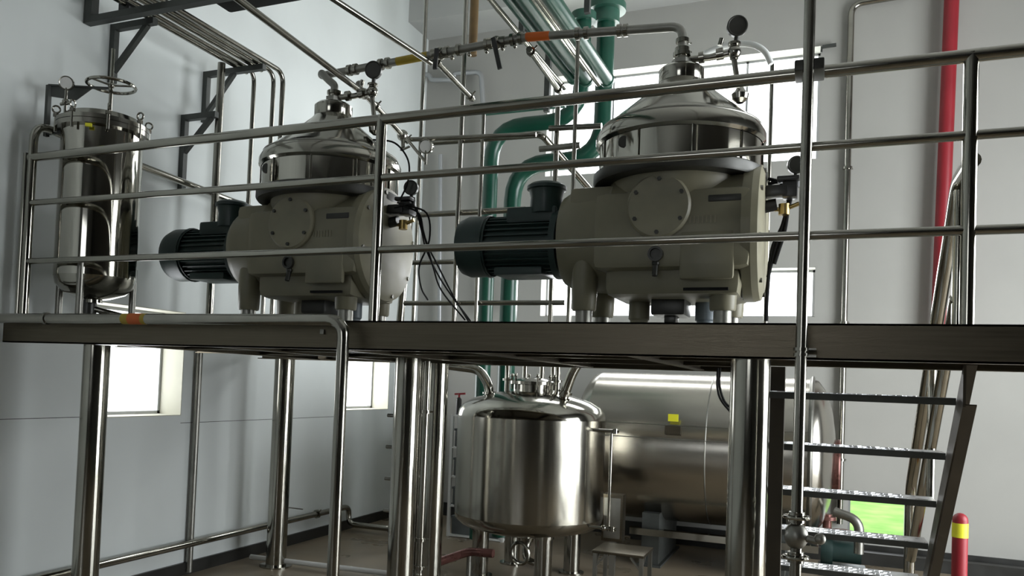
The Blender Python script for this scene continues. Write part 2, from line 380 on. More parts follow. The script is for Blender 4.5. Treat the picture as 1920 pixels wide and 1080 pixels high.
    m = MB(); m.lathe([(.13, 1.475), (.134, 1.48), (.134, 1.575), (.115, 1.592), (.06, 1.603), (.045, 1.61), (.042, 1.66), (.052, 1.662), (.052, 1.685), (0, 1.685)], seg=28); nk = B(m, 'neck', STEEL)
    m = MB(); m.lathe([(.06, 1.60), (.062, 1.64), (.05, 1.64)], seg=6); B(m, 'hex_nut', DULL, nk)
    # outlet branch with regulating valve and pressure gauge
    m = MB(); m.tube([(.04, 0, 1.64), (.16, .02, 1.645), (.30, .02, 1.66)], .020); m.cyl((.10, .0, 1.642), (.13, .0, 1.643), .034); m.cyl((.20, .01, 1.652), (.24, .01, 1.655), .034); op = B(m, 'outlet_pipe', TUBE)
    m = MB(); m.ball((.30, .02, 1.66), .04); m.cyl((.30, .02, 1.62), (.30, .02, 1.71), .024); m.cyl((.30, .02, 1.70), (.30, .02, 1.715), .036); m.cyl((.22, .0, 1.70), (.23, 0, 1.74), .015); B(m, 'valve', TUBE, op)
    m = MB(); f = MB(); gauge(m, f, (.315, -.0, 1.80), .058, (.25, -1, -.12)); m.cyl((.305, .02, 1.69), (.315, .01, 1.76), .014); B(m, 'pressure_gauge', DARKR, op); B(f, 'dial', DARKR, op)
    m = MB(); m.tube([(.30, .02, 1.62), (.32, .02, 1.50), (.34, .02, 1.42)], .016); m.lathe([(.02, 0), (.045, .02), (.05, .05), (.03, .07), (.02, .09)], (.34, .02, 1.36), 'z', 16); B(m, 'side_pipe', TUBE)
    # motor
    m = MB(); R0 = .165; zm = .575
    m.cyl((-.69, 0, zm), (-1.22, 0, zm), R0, 36)
    for k in range(30):
        a = 2 * math.pi * k / 30; dy = math.cos(a); dz = math.sin(a); nrm = V((0, dy, dz)); tt = V((0, -dz, dy)) * .0035
        p = V((-.74, 0, zm)) + nrm * (R0 - .004); q = V((-1.18, 0, zm)) + nrm * (R0 - .004)
        m.rings([[p - tt, p + tt, p + tt + nrm * .024, p - tt + nrm * .024], [q - tt, q + tt, q + tt + nrm * .024, q - tt + nrm * .024]])
    m.cyl((-.70, 0, zm), (-.74, 0, zm), R0 + .05, 36); m.box((-1.12, -.13, zm - .20), (-.80, .13, zm - .15), .01)
    mo = B(m, 'motor', MOTOR)
    m = MB(); m.lathe([(R0 + .027, -1.18), (R0 + .03, -1.33), (R0 + .01, -1.385), (R0 - .04, -1.40), (0, -1.40)], (0, 0, zm), 'x', 36); m.torus((-1.20, 0, zm), R0 + .03, .006, (1, 0, 0)); B(m, 'fan_cowl', MOTOR, mo)
    m = MB(); m.box((-1.05, -.13, zm + .12), (-.72, .10, zm + .22), .02); m.lathe([(.105, zm + .18), (.10, zm + .28), (.112, .90), (.125, .905), (.125, .925), (.10, .942), (0, .945)], (-.81, -.05, 0), 'z', 28); B(m, 'terminal_box', MOTOR, mo)
    m = MB(); m.torus((-1.05, 0, zm + .215), .018, .005, (0, 1, 0)); B(m, 'lifting_eye', DULL, mo)
    # solenoid valve block with cables on the right
    m = MB(); m.box((.50, -.06, .80), (.62, .06, .86), .012); m.box((.59, -.05, .79), (.67, .05, .88), .01); m.cyl((.44, 0, .74), (.56, 0, .76), .035)
    m.cyl((.66, 0, .85), (.66, 0, .91), .022); m.box((.56, -.07, .88), (.68, .02, .905), .008); vb = B(m, 'solenoid_block', BLACKP)
    m = MB(); f = MB(); gauge(m, f, (.66, -.02, .97), .048, (.2, -1, -.1)); m.cyl((.65, 0, .86), (.66, -.01, .93), .012); B(m, 'pressure_gauge', DARKR, vb); B(f, 'dial', DARKR, vb)
    m = MB(); m.tube([(.46, 0, .74), (.60, .0, .73), (.68, 0, .76)], .012); m.cyl((.60, 0, .70), (.60, 0, .76), .03); B(m, 'brass_fitting', BRASS, vb)
    sp.location = (cx, cy, ZD)
    return sp
cR = PY(1276, 330, 4.65)
spR = separator(cR.x - .012, 4.65, 'cream disc separator with dark green motor, nearer the stairs, larger in view')
cL = PY(620, 330, 4.6)
spL = copy_tree(spR); spL.location = (cL.x, 4.6, ZD); spL['label'] = 'cream disc separator beside the tall filter vessel, left of the railing post'
# cables of each block
def cableset(name, label, paths, r=.006, mt=BLACK):
    e = thing(name, label, 'cable', paths[0][-1])
    for p in paths: MB().tube(smooth(p), r, seg=8).build('cable_strand', mt, e)
    return e
def smooth(p, n=6):
    p = [V(q) for q in p]
    if len(p) < 3: return p
    P = [p[0] * 2 - p[1]] + p + [p[-1] * 2 - p[-2]]; out = []
    for i in range(1, len(P) - 2):
        for k in range(n):
            t = k / n; a, b_, c, d = P[i - 1:i + 3]
            out.append(.5 * ((2 * b_) + (c - a) * t + (2 * a - 5 * b_ + 4 * c - d) * t * t + (3 * b_ - a - 3 * c + d) * t ** 3))
    out.append(p[-1]); return out
yc = 4.5
cp = [[PY(x, y, yy) for x, y, yy in q] for q in (
    ((740, 390, 4.5), (775, 385, 4.5), (790, 430, 4.6), (800, 470, 4.8), (830, 530, 5.0), (882, 602, 5.2)),
    ((745, 380, 4.5), (780, 392, 4.5), (800, 455, 4.6), (822, 500, 4.8), (850, 555, 5.0), (878, 602, 5.2)),
    ((750, 385, 4.5), (785, 400, 4.5), (795, 440, 4.6), (812, 500, 4.8), (828, 545, 5.0), (872, 600, 5.2)),
    ((760, 385, 4.5), (800, 400, 4.5), (805, 450, 4.6), (786, 500, 4.8), (790, 540, 5.0), (802, 562, 5.2)),
    ((700, 262, 4.5), (740, 268, 4.5), (765, 300, 4.5), (765, 340, 4.5), (750, 375, 4.5)))]
cableset('cable_bundle', 'black cables hanging from the left separator down to the deck', cp)
cp = [[PY(x, y, yy) for x, y, yy in q] for q in (
    ((1440, 335, 4.7), (1470, 345, 4.7), (1480, 370, 4.7), (1465, 430, 4.7), (1450, 480, 4.7), (1440, 520, 4.7)),
    ((1445, 350, 4.7), (1475, 355, 4.7), (1478, 380, 4.7), (1472, 430, 4.7), (1460, 470, 4.7), (1452, 495, 4.7)),
    ((1440, 345, 4.7), (1462, 342, 4.7), (1484, 360, 4.7), (1468, 420, 4.7), (1447, 470, 4.7), (1438, 560, 4.7), (1437, 602, 4.7)))]
cableset('cable_bundle', 'thick black cables falling beside the right separator near the tall pipe', cp, .010)

# ------------------------------------------------------------------ filter vessel
v = PY(175, 590, 3.82); vx, vy = v.x, 3.82; R = .243
fv = thing('filter_vessel', 'tall mirror polished cylindrical filter vessel with a handwheel on its lid', 'vessel', (vx, vy, ZD))
def zof(py): return PY(175, py, vy).z
zt = zof(247); zb = zof(522)
m = MB(); m.lathe([(R, zb), (R, zt)], (vx, vy, 0), 'z', 64); m.build('vessel_shell', MIRROR, fv)
m = MB(); m.lathe([(R, zb + .005), (R * .95, zb - .05), (R * .75, zb - .10), (R * .4, zb - .13), (.05, zb - .14), (.05, zb - .16), (0, zb - .16)], (vx, vy, 0), 'z', 48); m.build('bottom_dish', STEEL, fv)
m = MB(); m.lathe([(R, zt - .03), (R + .035, zt - .03), (R + .035, zt), (R, zt)], (vx, vy, 0), 'z', 48); m.build('flange', TUBE, fv)
m = MB(); m.lathe([(R + .035, zt + .004), (R + .035, zt + .03), (R, zt + .035), (R * .9, zt + .075), (R * .55, zt + .10), (0, zt + .11)], (vx, vy, 0), 'z', 48); m.build('lid', TUBE, fv)
for k in range(8):
    a = k * math.pi / 4 + .15; x = vx + (R + .03) * math.cos(a); y = vy + (R + .03) * math.sin(a)
    m = MB(); m.cyl((x, y, zt - .06), (x, y, zt + .06), .010, 10); m.torus((x, y, zt + .082), .022, .006, (math.sin(a), -math.cos(a), 0), 16, 6); m.cyl((x, y, zt + .035), (x, y, zt + .055), .018, 6); m.build('swing_bolt', STEEL, fv)
m = MB(); hx = vx + .05; hz = zt + .29; m.torus((hx, vy, hz), .145, .011); m.ball((hx, vy, hz), .022)
for k in range(3): a = k * 2.094 + .4; m.cyl((hx, vy, hz), (hx + .142 * math.cos(a), vy + .142 * math.sin(a), hz), .007, 8)
m.build('handwheel', STEEL, fv)
MB().cyl((hx, vy, zt + .10), (hx, vy, hz + .24), .012, 12).build('spindle', STEEL, fv)
da = MB(); q = PY(92, 160, 3.66); dx, dy, dz = q.x, 3.66, q.z; gy = (vy - dy) / (hx - dx)
da.bar((dx, dy, zt - .06), (dx, dy, dz), .026); da.bar((dx, dy, dz), (hx - .02, vy, dz), .026, .01)
da.rings([[V((dx, dy + o, dz)), V((dx + .26, dy + o + .26 * gy, dz)), V((dx + .16, dy + o + .16 * gy, dz - .09)), V((dx, dy + o, dz - .07))] for o in (0, .006)])
da.bar((dx, dy, zt - .04), (vx - R * .78, vy - R * .62, zt - .04), .02); da.build('davit_arm', ANGLE, fv)
m = MB(); f = MB(); gc = PY(125, 156, 3.62); gauge(m, f, gc, .043, (.8, -1, -.3)); m.cyl(gc, gc - V((0, 0, .22)), .009); m.ball(gc - V((0, 0, .12)), .022); m.cyl(gc - V((.04, 0, .13)), gc - V((-.04, 0, .13)), .010); g_ = m.build('pressure_gauge', TUBE, fv); f.build('dial', DIAL, g_)
for a in (200, -62, 60):
    a = math.radians(a); x = vx + (R - .012) * math.cos(a); y = vy + (R - .012) * math.sin(a)
    m = MB(); m.cyl((x, y, ZD), (x, y, zb + .08), .022); m.cyl((x, y, ZD), (x, y, ZD + .012), .045); m.build('leg', DULL, fv)
MB().cyl((vx - .04, vy, ZD), (vx - .04, vy, zb - .14), .045).build('outlet', DARKR, fv)
m = MB(); m.tube([(vx - .04, vy, ZD + .10), (vx + .16, vy + .1, ZD + .05), (vx + .42, vy + .2, ZD + .045)], .02); m.build('drain_pipe', TUBE, fv)
MB().bar((vx + .13, vy - R - .004, zt - .05), (vx + .16, vy - R + .016, zt - .05), .02, .02).build('yellow_tag', YEL, fv)

# ------------------------------------------------------------------ pipes
def pipe(name, label, pts, r, mt=TUBE, bend=.08, cat='pipe', clamps=(), group=None):
    e = thing(name, label, cat, pts[-1] if V(pts[-1]).z < V(pts[0]).z else pts[0], group)
    MB().tube(pts, r, bend, 18).build('pipe_run', mt, e)
    for c, d in clamps:
        m = MB(); clampring(m, c, d, r); m.build('clamp', mt, e)
    return e
def clamps_on(e, pts, r, mt=TUBE):
    for p, d in pts:
        m = MB(); clampring(m, p, d, r); m.build('clamp', mt, e)
X = V((1, 0, 0)); Y_ = V((0, 1, 0)); Z_ = V((0, 0, 1))
# drop pipe in front of the beam
yp = 3.40; a = PY(0, 598, yp); c = PY(645, 601, yp)
zp = 1.925
dp = thing('drain_pipe', 'steel pipe running along the front beam then dropping to the floor, orange sticker on it', 'pipe', (c.x, yp, 0))
MB().tube([(XL + .03, yp, zp), (c.x, yp, zp), (c.x, yp, .02)], .030, .09, 20).build('pipe_run', TUBE, dp)
s0 = PY(232, 600, yp).x; s1 = PY(276, 600, yp).x
MB().cyl((s0, yp, zp), (s1, yp, zp), .0308).build('yellow_band', YBAND, dp)
MB().cyl((s0 + .05, yp, zp), (s1 - .03, yp, zp), .0314).build('arrow_sticker', ORANGE, dp)
MB().cyl((PY(85, 600, yp).x, yp, zp), (PY(85, 600, yp).x + .02, yp, zp), .036).build('union', TUBE, dp)
# tall vertical pipe in front
r0 = PY(1503, 600, 3.38)
vp = thing('riser_pipe', 'tall vertical steel pipe standing in front of the platform beside the stairs', 'pipe', (r0.x, 3.38, 0))
MB().cyl((r0.x, 3.38, .02), (r0.x + .004, 3.38, ZC - .02), .0215).build('pipe_run', TUBE, vp)
for py in (655, 665): z = PY(1503, py, 3.38).z; MB().cyl((r0.x, 3.38, z - .006), (r0.x, 3.38, z + .006), .028).build('union', TUBE, vp)
z = PY(1503, 660, 3.38).z; MB().box((r0.x, 3.39, z - .015), (r0.x + .055, YF, z - .009)).box((r0.x, 3.39, z + .010), (r0.x + .055, YF, z + .016)).build('bracket', DULL, vp)
z = PY(1503, 122, 3.38).z; MB().box((r0.x - .05, 3.375, z - .022), (r0.x + .06, 3.52, z + .022), .006).build('bracket', DARKR, vp)
for py in (970, 1045):
    z = PY(1496, py, 3.38).z; m = MB(); m.torus((r0.x, 3.38, z), .045, .007, ts=6); m.cyl((r0.x - .05, 3.38, z), (r0.x + .05, 3.38, z), .007, 8); m.cyl((r0.x, 3.38, z - .02), (r0.x, 3.38, z + .02), .030); m.build('valve_wheel', STEEL, vp)
z = PY(1496, 1005, 3.38).z; m = MB(); m.ball((r0.x, 3.38, z), .045, (1, 1, 1.2)); m.cyl((r0.x, 3.38, z), (r0.x + .08, 3.36, z - .01), .014); m.ball((r0.x + .085, 3.36, z), .022); m.build('valve_body', DULL, vp)
z = PY(1505, 430, 3.38).z; m = MB(); 
# main product pipe between the machines
ny = 4.6
i0 = V((cL.x, 4.6, ZD + 1.655)); i1 = V((cR.x - .012, 4.65, ZD + 1.655))
main = [i0, i0 + V((0, 0, .04)), i0 + V((-.05, 0, .08)), i0 + V((-.13, .03, .15)), PY(603, 142, 4.65), PY(985, 70, 4.65), PY(1170, 57, 4.65), V((i1.x, 4.65, PY(1262, 52, 4.65).z)), i1]
mp = thing('product_pipe', 'steel pipe with clamps and valves linking the tops of both separators, yellow bands on it', 'pipe', i0)
MB().tube(main, .026, .07, 18).build('pipe_run', DULL, mp)
def on_main(px):
    t = PY(px, 100, 4.65).x
    for p0, p1 in ((main[4], main[5]), (main[5], main[6]), (main[6], main[7])):
        if t <= p1.x: break
    return p0.lerp(p1, (t - p0.x) / (p1.x - p0.x))
for px in (657, 668, 715, 728, 820, 838, 860, 912, 960, 975, 1082, 1098, 1160, 1172):
    m = MB(); clampring(m, on_main(px), X, .026); m.build('clamp', TUBE, mp)
for a_, b_, mt, nm in ((745, 803, YBAND, 'yellow_band'), (986, 1030, ORANGE, 'arrow_sticker')):
    MB().cyl(on_main(a_), on_main(b_), .0272).build(nm, mt, mp)
for px, ln, sl in ((826, .13, 0), (930, .20, .06)):
    p = on_main(px); m = MB(); m.ball(p, .042); m.cyl(p - V((.06, 0, 0)), p + V((.06, 0, 0)), .034); m.cyl(p, p + V((0, -.05, -.01)), .012); va = m.build('valve', TUBE, mp)
    m = MB(); m.bar(p + V((0, -.055, .01)), p + V((sl, -.07, -ln)), .028, .012, (0, 1, 0)); m.build('handle', BLACKP, va)
p = V((i1.x, 4.65, i1.z)); m = MB(); clampring(m, p + V((0, 0, .012)), Z_, .028); m.build('clamp', TUBE, mp)
for q in (V((i1.x - .02, 4.65, 3.67)),): m = MB(); clampring(m, q + V((.02, 0, -.02)), Z_, .026); m.build('clamp', TUBE, mp)
# small wing nuts and drips under the valves
for px in (848, 880, 912, 942, 965): q = on_main(px); m = MB(); m.ball(q - V((0, 0, .045)), .014); m.cyl(q, q - V((0, 0, .05)), .006); m.build('wing_nut', STEEL, mp)

# branches running back from the main pipe
def branch(label, px0, py0, px1, py1, y0, y1, r=.02, handle=False):
    a = PY(px0, py0, y0); b_ = PY(px1, py1, y1)
    e = pipe('branch_pipe', label, [a, b_], r, TUBE); m = MB(); clampring(m, a.lerp(b_, .06), b_ - a, r); m.build('clamp', TUBE, e); m = MB(); clampring(m, a.lerp(b_, .93), b_ - a, r); m.build('clamp', TUBE, e); return e
branch('bright steel branch pipe running back from the valve with the short black handle', 815, 112, 886, 186, 4.67, 5.35)
branch('bright steel branch pipe running back beside the valve with the long black handle', 992, 92, 1050, 172, 4.68, 5.5)
# pipes from the ceiling side running back, left
p1 = [PZ(470, 16, 3.66), PY(683, 176, 4.75), PY(762, 262, 5.5)]
p1[0] = p1[1] + (p1[0] - p1[1]) * 1.0
e = pipe('transfer_pipe', 'bright steel pipe slanting down to the valves beside the left separator', [p1[0] + (p1[0] - p1[1]) * .5, p1[1], p1[2]], .021, TUBE, 0)
clamps_on(e, [(p1[1], p1[2] - p1[1]), (p1[1].lerp(p1[2], .25), p1[2] - p1[1]), (p1[1].lerp(p1[2], .55), p1[2] - p1[1]), (p1[2], p1[2] - p1[1])], .021)
m = MB(); q = p1[1]; m.ball(q, .038); m.ball(q + V((-.03, -.02, .06)), .028); m.cyl(q, q + V((-.03, -.02, .06)), .012); m.build('valve', DULL, e)
m = MB(); q = p1[1].lerp(p1[2], .9); m.ball(q, .045); m.cyl(q, q + V((.02, -.02, -.10)), .016); m.bar(q + V((.0, -.02, -.12)), q + V((.08, -.03, -.10)), .02, .01); m.build('valve', TUBE, e)
m = MB(); f = MB(); g = PY(799, 275, 5.5); gauge(m, f, g, .055, (.15, -1, -.2)); m.cyl(g, g - V((0, 0, .14)), .010); m.cyl(g - V((0, 0, .12)), q + V((.03, 0, -.02)), .012); gg = m.build('pressure_gauge', TUBE, e); f.build('dial', DIAL, gg)
m = MB().cyl(p1[2], PY(1005, 252, 5.6), .018); m.build('cross_pipe', TUBE, e)
p2a = PY(640, 8, 3.9); p2b = PY(808, 118, 4.62)
pipe('transfer_pipe', 'bright steel pipe crossing the upper wall and reaching the pipe with the yellow band', [p2a + (p2a - p2b) * .6, p2b], .018, TUBE)
pipe('wall_conduit', 'thin grey conduit on the back wall left of the green pipes', [PY(735, 142, 8.9), PY(805, 140, 9.0), PY(808, 150, 9.0), PY(850, 150, 9.0), PY(852, 138, 9.0), PY(902, 135, 9.0), PY(906, 200, 9.0), PY(908, 590, 9.0)], .03, WALLB if False else FRAME, .08)
pipe('wall_conduit', 'grey conduit going down the back wall behind the hanging cables', [PY(826, 290, 9.02), PY(822, 1000, 9.02)], .025, FRAME)
# verticals behind the machines
for (xa, ya, xb, yb_, Y, r, lb, mt, zt_) in (
    (868, 0, 857, 600, 5.83, .020, 'bright vertical steel pipe crossing behind the branch valve, left of the brown pipe', TUBE, 0),
    (798, 0, 776, 600, 6.05, .017, 'slim vertical steel pipe rising through the yellow banded part of the product pipe', TUBE, 0),
    (905, 205, 894, 598, 5.83, .016, 'short vertical steel pipe just left of the thick green pipes', TUBE, 1),
    (1446, 118, 1437, 604, 5.3, .012, 'thin steel rod rising behind the right separator hood', TUBE, 1),
    (1078, 60, 1072, 600, 5.83, .016, 'vertical steel pipe standing in front of the upper window', TUBE, 1),
    (890, 0, 886, 104, 7.6, .045, 'brownish vertical pipe coming down from the ceiling', OLDPIPE, 0)):
    a = PY(xa, ya, Y); b_ = PY(xb, yb_, Y); top = ZC - .01 if zt_ == 0 else a.z
    bot = b_.z if lb.startswith('brown') else (ZD - .04 if Y < YD else .0)
    pipe('vertical_pipe', lb, [V(((a.x + b_.x) / 2, Y, bot)), V(((a.x + b_.x) / 2 + .0, Y, top))], r, mt)
wp = PY(1592, 200, 9.05)
pipe('wall_pipe', 'long vertical steel pipe on the back wall between window and red pipe', [V((wp.x, 9.05, .35)), V((wp.x, 9.05, PY(1598, 8, 9.05).z)), V((wp.x + .5, 9.05, PY(1598, 8, 9.05).z + .02))], .032, TUBE, .12,
     clamps=[(V((wp.x, 9.05, z)), Z_) for z in (1.0, 2.4, 4.0)])
rp = PY(1770, 300, 9.0)
e = pipe('fire_pipe', 'bright red vertical pipe on the right of the back wall', [V((rp.x - .03, YB - .001, 2.08)), V((rp.x - .03, 8.97, 2.08)), V((rp.x + .05, 8.97, ZC - .01))], .067, RED, .12)
lp = PX(369, 750, XL + .03)
pipe('wall_pipe', 'grey vertical pipe on the left wall between the two low windows', [V((XL + .035, lp.y, .02)), V((XL + .035, lp.y, 2.0))], .027, DULL, clamps=[(V((XL + .035, lp.y, .24)), Z_)])
# low wall pipe with drop
lx = XL + .07
q = PX(610, 960, lx); q0 = PX(185, 1063, lx)
e = pipe('wall_pipe', 'low horizontal steel pipe along the foot of the left wall', [V((lx, 2.6, q.z)), V((lx, q.y + .45, q.z)), V((lx, q.y + .45, .07)), V((lx + 1.0, q.y + .5, .07))], .030, STEEL, .09,
         clamps=[(V((lx, q.y - .15, q.z)), Y_), (V((lx + .5, q.y + .475, .07)), X)])
m = MB().tube([V((lx, q.y - .9, q.z + .1)), V((lx, q.y - .85, q.z + .17)), V((lx, q.y - .4, q.z + .08))], .006); m.build('wire', DULL, e)
fp = [PZ(470, 1044, .05), PZ(720, 1074, .05), PZ(900, 1096, .05)]
pipe('floor_pipe', 'pale thin pipe lying across the floor behind the columns', [V((fp[0].x, fp[0].y, .05)), V((fp[2].x, fp[2].y, .05))], .022, WALLR)

# ------------------------------------------------------------------ green pipework
def green(label, pts, r, bend, flanges=()):
    e = thing('green_pipe', label, 'pipe', pts[-1]); MB().tube(pts, r, bend, 24).build('pipe_run', GREEN, e)
    for p, rr, h in flanges: MB().cyl(p, V(p) + V((0, 0, h)), rr, 28).build('flange', GREEND, e)
    return e
Yg = 7.7
xB = PY(1133, 150, Yg).x; xB2 = PY(958, 450, Yg).x; zB = PY(1020, 305, Yg).z; tB = PY(1135, 45, Yg).z
green('thick green pipe with a flared top that steps left and drops beside the window', [V((xB, Yg, tB)), V((xB, Yg, zB)), V((xB2, Yg, zB)), V((xB2, Yg, .1))], .088, .38, [((xB, Yg, tB), .13, .12), ((xB, Yg, tB + .12), .19, .07), ((xB2, Yg, 2.05), .12, .03)])
Yg2 = 7.45
xA = PY(1092, 110, Yg2).x; xA2 = PY(915, 450, Yg2).x; zA = PY(1000, 232, Yg2).z; tA = PY(1100, 40, Yg2).z
green('thick green pipe, the left one of the pair, bending left under the upper window', [V((xA, Yg2, tA)), V((xA, Yg2, zA)), V((xA2, Yg2, zA)), V((xA2, Yg2, .1))], .075, .36, [((xA, Yg2, tA), .12, .08)])
for (xa, xb, yb_, r, lb) in ((957, 1074, 150, .042, 'slanting green overhead pipe, leftmost of the three'), (996, 1100, 150, .062, 'slanting green overhead pipe, middle one and thick'), (1036, 1139, 151, .062, 'slanting green overhead pipe, rightmost, ending at the tall green riser')):
    b_ = PY(xb, yb_, 7.2); a = PZ(xa, 0, b_.z); e = thing('green_pipe', lb, 'pipe', b_, 'slanting green overhead pipes')
    a = V((b_.x, a.y, b_.z)); MB().tube([V((b_.x, 2.0, b_.z)), b_], r, 0, 20).build('pipe_run', GREEN, e)
    MB().cyl(b_ - V((0, .04, 0)), b_, r * 1.12, 24).build('flange', GREEND, e)
for (xa, xb, yb_, lb) in ((1016, 1096, 130, 'thin steel pipe slanting between the green overhead pipes'), (984, 1058, 165, 'thin steel pipe slanting just left of the middle green overhead pipe'), (1060, 1122, 158, 'thin steel pipe slanting beside the rightmost green overhead pipe')):
    b_ = PY(xb, yb_, 6.9); pipe('overhead_pipe', lb, [V((b_.x, 2.0, b_.z)), b_], .022, STEEL)
for (px, py, Y, lb) in ((978, 60, 6.6, 'dark steel hanger rod above the arrow sticker'), (990, 60, 6.8, 'dark flat steel hanger just left of the green overhead pipes'), (1101, 25, 6.2, 'dark hanger rod in front of the flared green pipe top')):
    b_ = PY(px, py, Y); tag(MB().bar(b_, V((b_.x, Y, ZC)), .045, .045).build('pipe_hanger', ANGLE), lb, 'hanger')
b_ = PY(1025, 210, 6.9); hv = PY(1025, 70, 6.9)
tag(MB().bar(V((b_.x, 6.9, b_.z)), V((b_.x, 6.9, ZC)), .05, .05).build('support_post', ANGLE), 'dark steel post behind the product pipe carrying the green pipes', 'post')
b_ = PY(905, 212, 6.94); c = PY(1060, 200, 6.94)
pipe('cross_bar', 'dark green horizontal pipe just under the top rail by the window', [V((b_.x, 6.94, b_.z)), V((c.x, 6.94, b_.z))], .028, GREEND)
# steel pipe frame in front of the window
a = PY(1010, 243, 5.9); b_ = PY(1110, 350, 5.9)
e = pipe('overhead_pipe', 'bright steel pipe slanting down between the green pipes and right separator', [PY(800, 268, 5.876), PY(1015, 252, 5.876), PY(1105, 355, 6.5)], .026, STEEL, .05)
a = PY(1030, 241, 5.85); c = PY(1128, 236, 5.85)
pipe('cross_bar', 'short steel pipe across the window beside the separator hood', [a, c], .022, TUBE)
a = PY(1012, 280, 5.85); c = PY(1088, 272, 5.85)
pipe('cross_bar', 'short dark steel bar across the window above the middle rail', [a, c], .024, DULL)

# ------------------------------------------------------------------ left wall brackets and pipe rack
def brk(label, y, z, arm, drop, dx, dz):
    e = thing('wall_bracket', label, 'bracket', (XL, y, z - drop), 'dark angle iron wall brackets')
    MB().box((XL, y - .022, z - drop), (XL + .045, y + .022, z)).build('upright', ANGLE, e)
    MB().box((XL + .045, y - .022, z - .045), (XL + arm, y + .022, z)).build('arm', ANGLE, e)
    MB().bar((XL + .03, y, z - dz), (XL + dx, y, z - .04), .035, .035, (0, 1, 0)).build('brace', ANGLE, e)
brk('dark wall bracket high above the handwheel, nearest to the top edge', 4.22, 4.10, .40, .42, .33, .34)
brk('dark wall bracket at the end of the pipe rack where pipes turn down', 5.16, 4.11, .60, .42, .30, .36)
brk('dark wall bracket lowest on the wall, holding the separate vertical pipe', 4.94, 3.68, .34, .60, .29, .30)
fr = thing('hanging_frame', 'dark steel channel frame hanging at the top left over the vessel', 'frame', (-4.0, 4.0, 4.0))
MB().box((XL + .005, 3.97, 4.01), (-3.0, 4.03, 4.055)).build('bottom_bar', ANGLE, fr)
MB().box((XL + .005, 3.97, 4.055), (XL + .075, 4.03, ZC)).build('upright', ANGLE, fr)
MB().box((-3.05, 3.97, 4.055), (-3.0, 4.03, ZC)).build('upright', ANGLE, fr)
x = PY(235, 10, 4.05).x; MB().box((x - .05, 4.035, 4.06), (x + .05, 4.10, 4.30), .01).build('junction_box', BLACKP, fr)
for k, (x, r, dn, lb) in enumerate(((-4.44, .020, 0, 'rack pipe nearest the left wall'), (-4.37, .018, 1, 'second rack pipe from the left wall'), (-4.29, .020, 1, 'middle rack pipe above the brackets'), (-4.22, .018, 1, 'second rack pipe from the open side'), (-4.15, .020, 0, 'outermost rack pipe, nearest the black lamp housing'))):
    z = 4.11 + r + .001; pts = [V((x, 2.4, z)), V((x, 5.30 + .05 * (k % 2), z))]
    if k in (1, 3, 4): pts = [V((x, 2.4, z)), V((x, 5.28 + .03 * k, z)), V((x, 5.28 + .03 * k, ZD - .04))]
    pipe('rack_pipe', 'steel ' + lb + (', turning down at its end' if k in (1, 3, 4) else ', running straight on'), pts, r, TUBE, .10)
p = PX(402, 200, -4.44); pipe('vertical_pipe', 'vertical steel pipe held off the left wall by the lowest bracket', [V((-4.44, 5.0, ZD - .04)), V((-4.44, 5.0, 4.09))], .030, TUBE)
a = PY(415, -20, 4.45); c = PY(570, 10, 4.45)
lamp = thing('lamp_housing', 'black box shaped lamp housing hanging at the top edge, upper left', 'lamp', ((a.x + c.x) / 2, 4.55, c.z))
zl = PY(440, 24, 4.72).z
MB().box((PY(432, 10, 4.72).x, 4.40, zl), (PY(570, 10, 4.72).x, 4.72, zl + .16), .02).build('housing', BLACK, lamp)
MB().cyl(((a.x + c.x) / 2, 4.65, zl + .16), ((a.x + c.x) / 2, 4.65, ZC), .012).build('rod', ANGLE, lamp)
c = PY(618, -6, 4.3); 

# ------------------------------------------------------------------ vertical tank under / behind the deck
tc = PY(994, 860, 6.70); tx, ty = tc.x, 6.70; TR = .645
def tz(py): return PY(996, py, ty).z
vt = thing('vertical_tank', 'upright polished steel tank with domed top, standing on legs behind the columns', 'tank', (tx, ty, 0))
z1 = tz(782); z0 = tz(962)
m = MB(); m.lathe([(TR, z0), (TR, z1)], (tx, ty, 0), 'z', 72); m.build('tank_shell', TANKM, vt)
m = MB(); m.lathe([(TR, z1), (TR * .985, z1 + .05), (TR * .93, z1 + .10), (TR * .8, z1 + .15), (TR * .55, z1 + .20), (TR * .3, z1 + .225), (0, z1 + .235)], (tx, ty, 0), 'z', 72); m.build('top_dish', STEEL, vt)
m = MB(); m.lathe([(TR, z0), (TR * .985, z0 - .045), (TR * .9, z0 - .095), (TR * .6, z0 - .15), (.06, z0 - .21), (.05, z0 - .25), (0, z0 - .25)], (tx, ty, 0), 'z', 72); m.build('bottom_dish', TANKM, vt)
for k in range(4):
    a = math.radians(38 + 90 * k); x = tx + .42 * math.cos(a); y = ty + .42 * math.sin(a)
    m = MB(); m.cyl((x, y, 0), (x, y, z0 - .06), .072); m.cyl((x, y, 0), (x, y, .015), .11); m.cyl((x, y, z0 - .14), (x, y, z0 - .05), .085); m.build('leg', TUBE, vt)
m = MB(); mz = z1 + .21; m.lathe([(.17, mz - .03), (.17, mz + .07), (.20, mz + .075), (.20, mz + .10), (.17, mz + .11), (.10, mz + .13), (0, mz + .135)], (tx + .02, ty - .05, 0), 'z', 32)
mh = m.build('manway', TUBE, vt)
for k in range(6):
    a = k * math.pi / 3; x = tx + .02 + .195 * math.cos(a); y = ty - .05 + .195 * math.sin(a); m = MB().cyl((x, y, mz + .03), (x, y, mz + .14), .008, 8); m.ball((x, y, mz + .15), .016); m.build('swing_bolt', STEEL, mh)
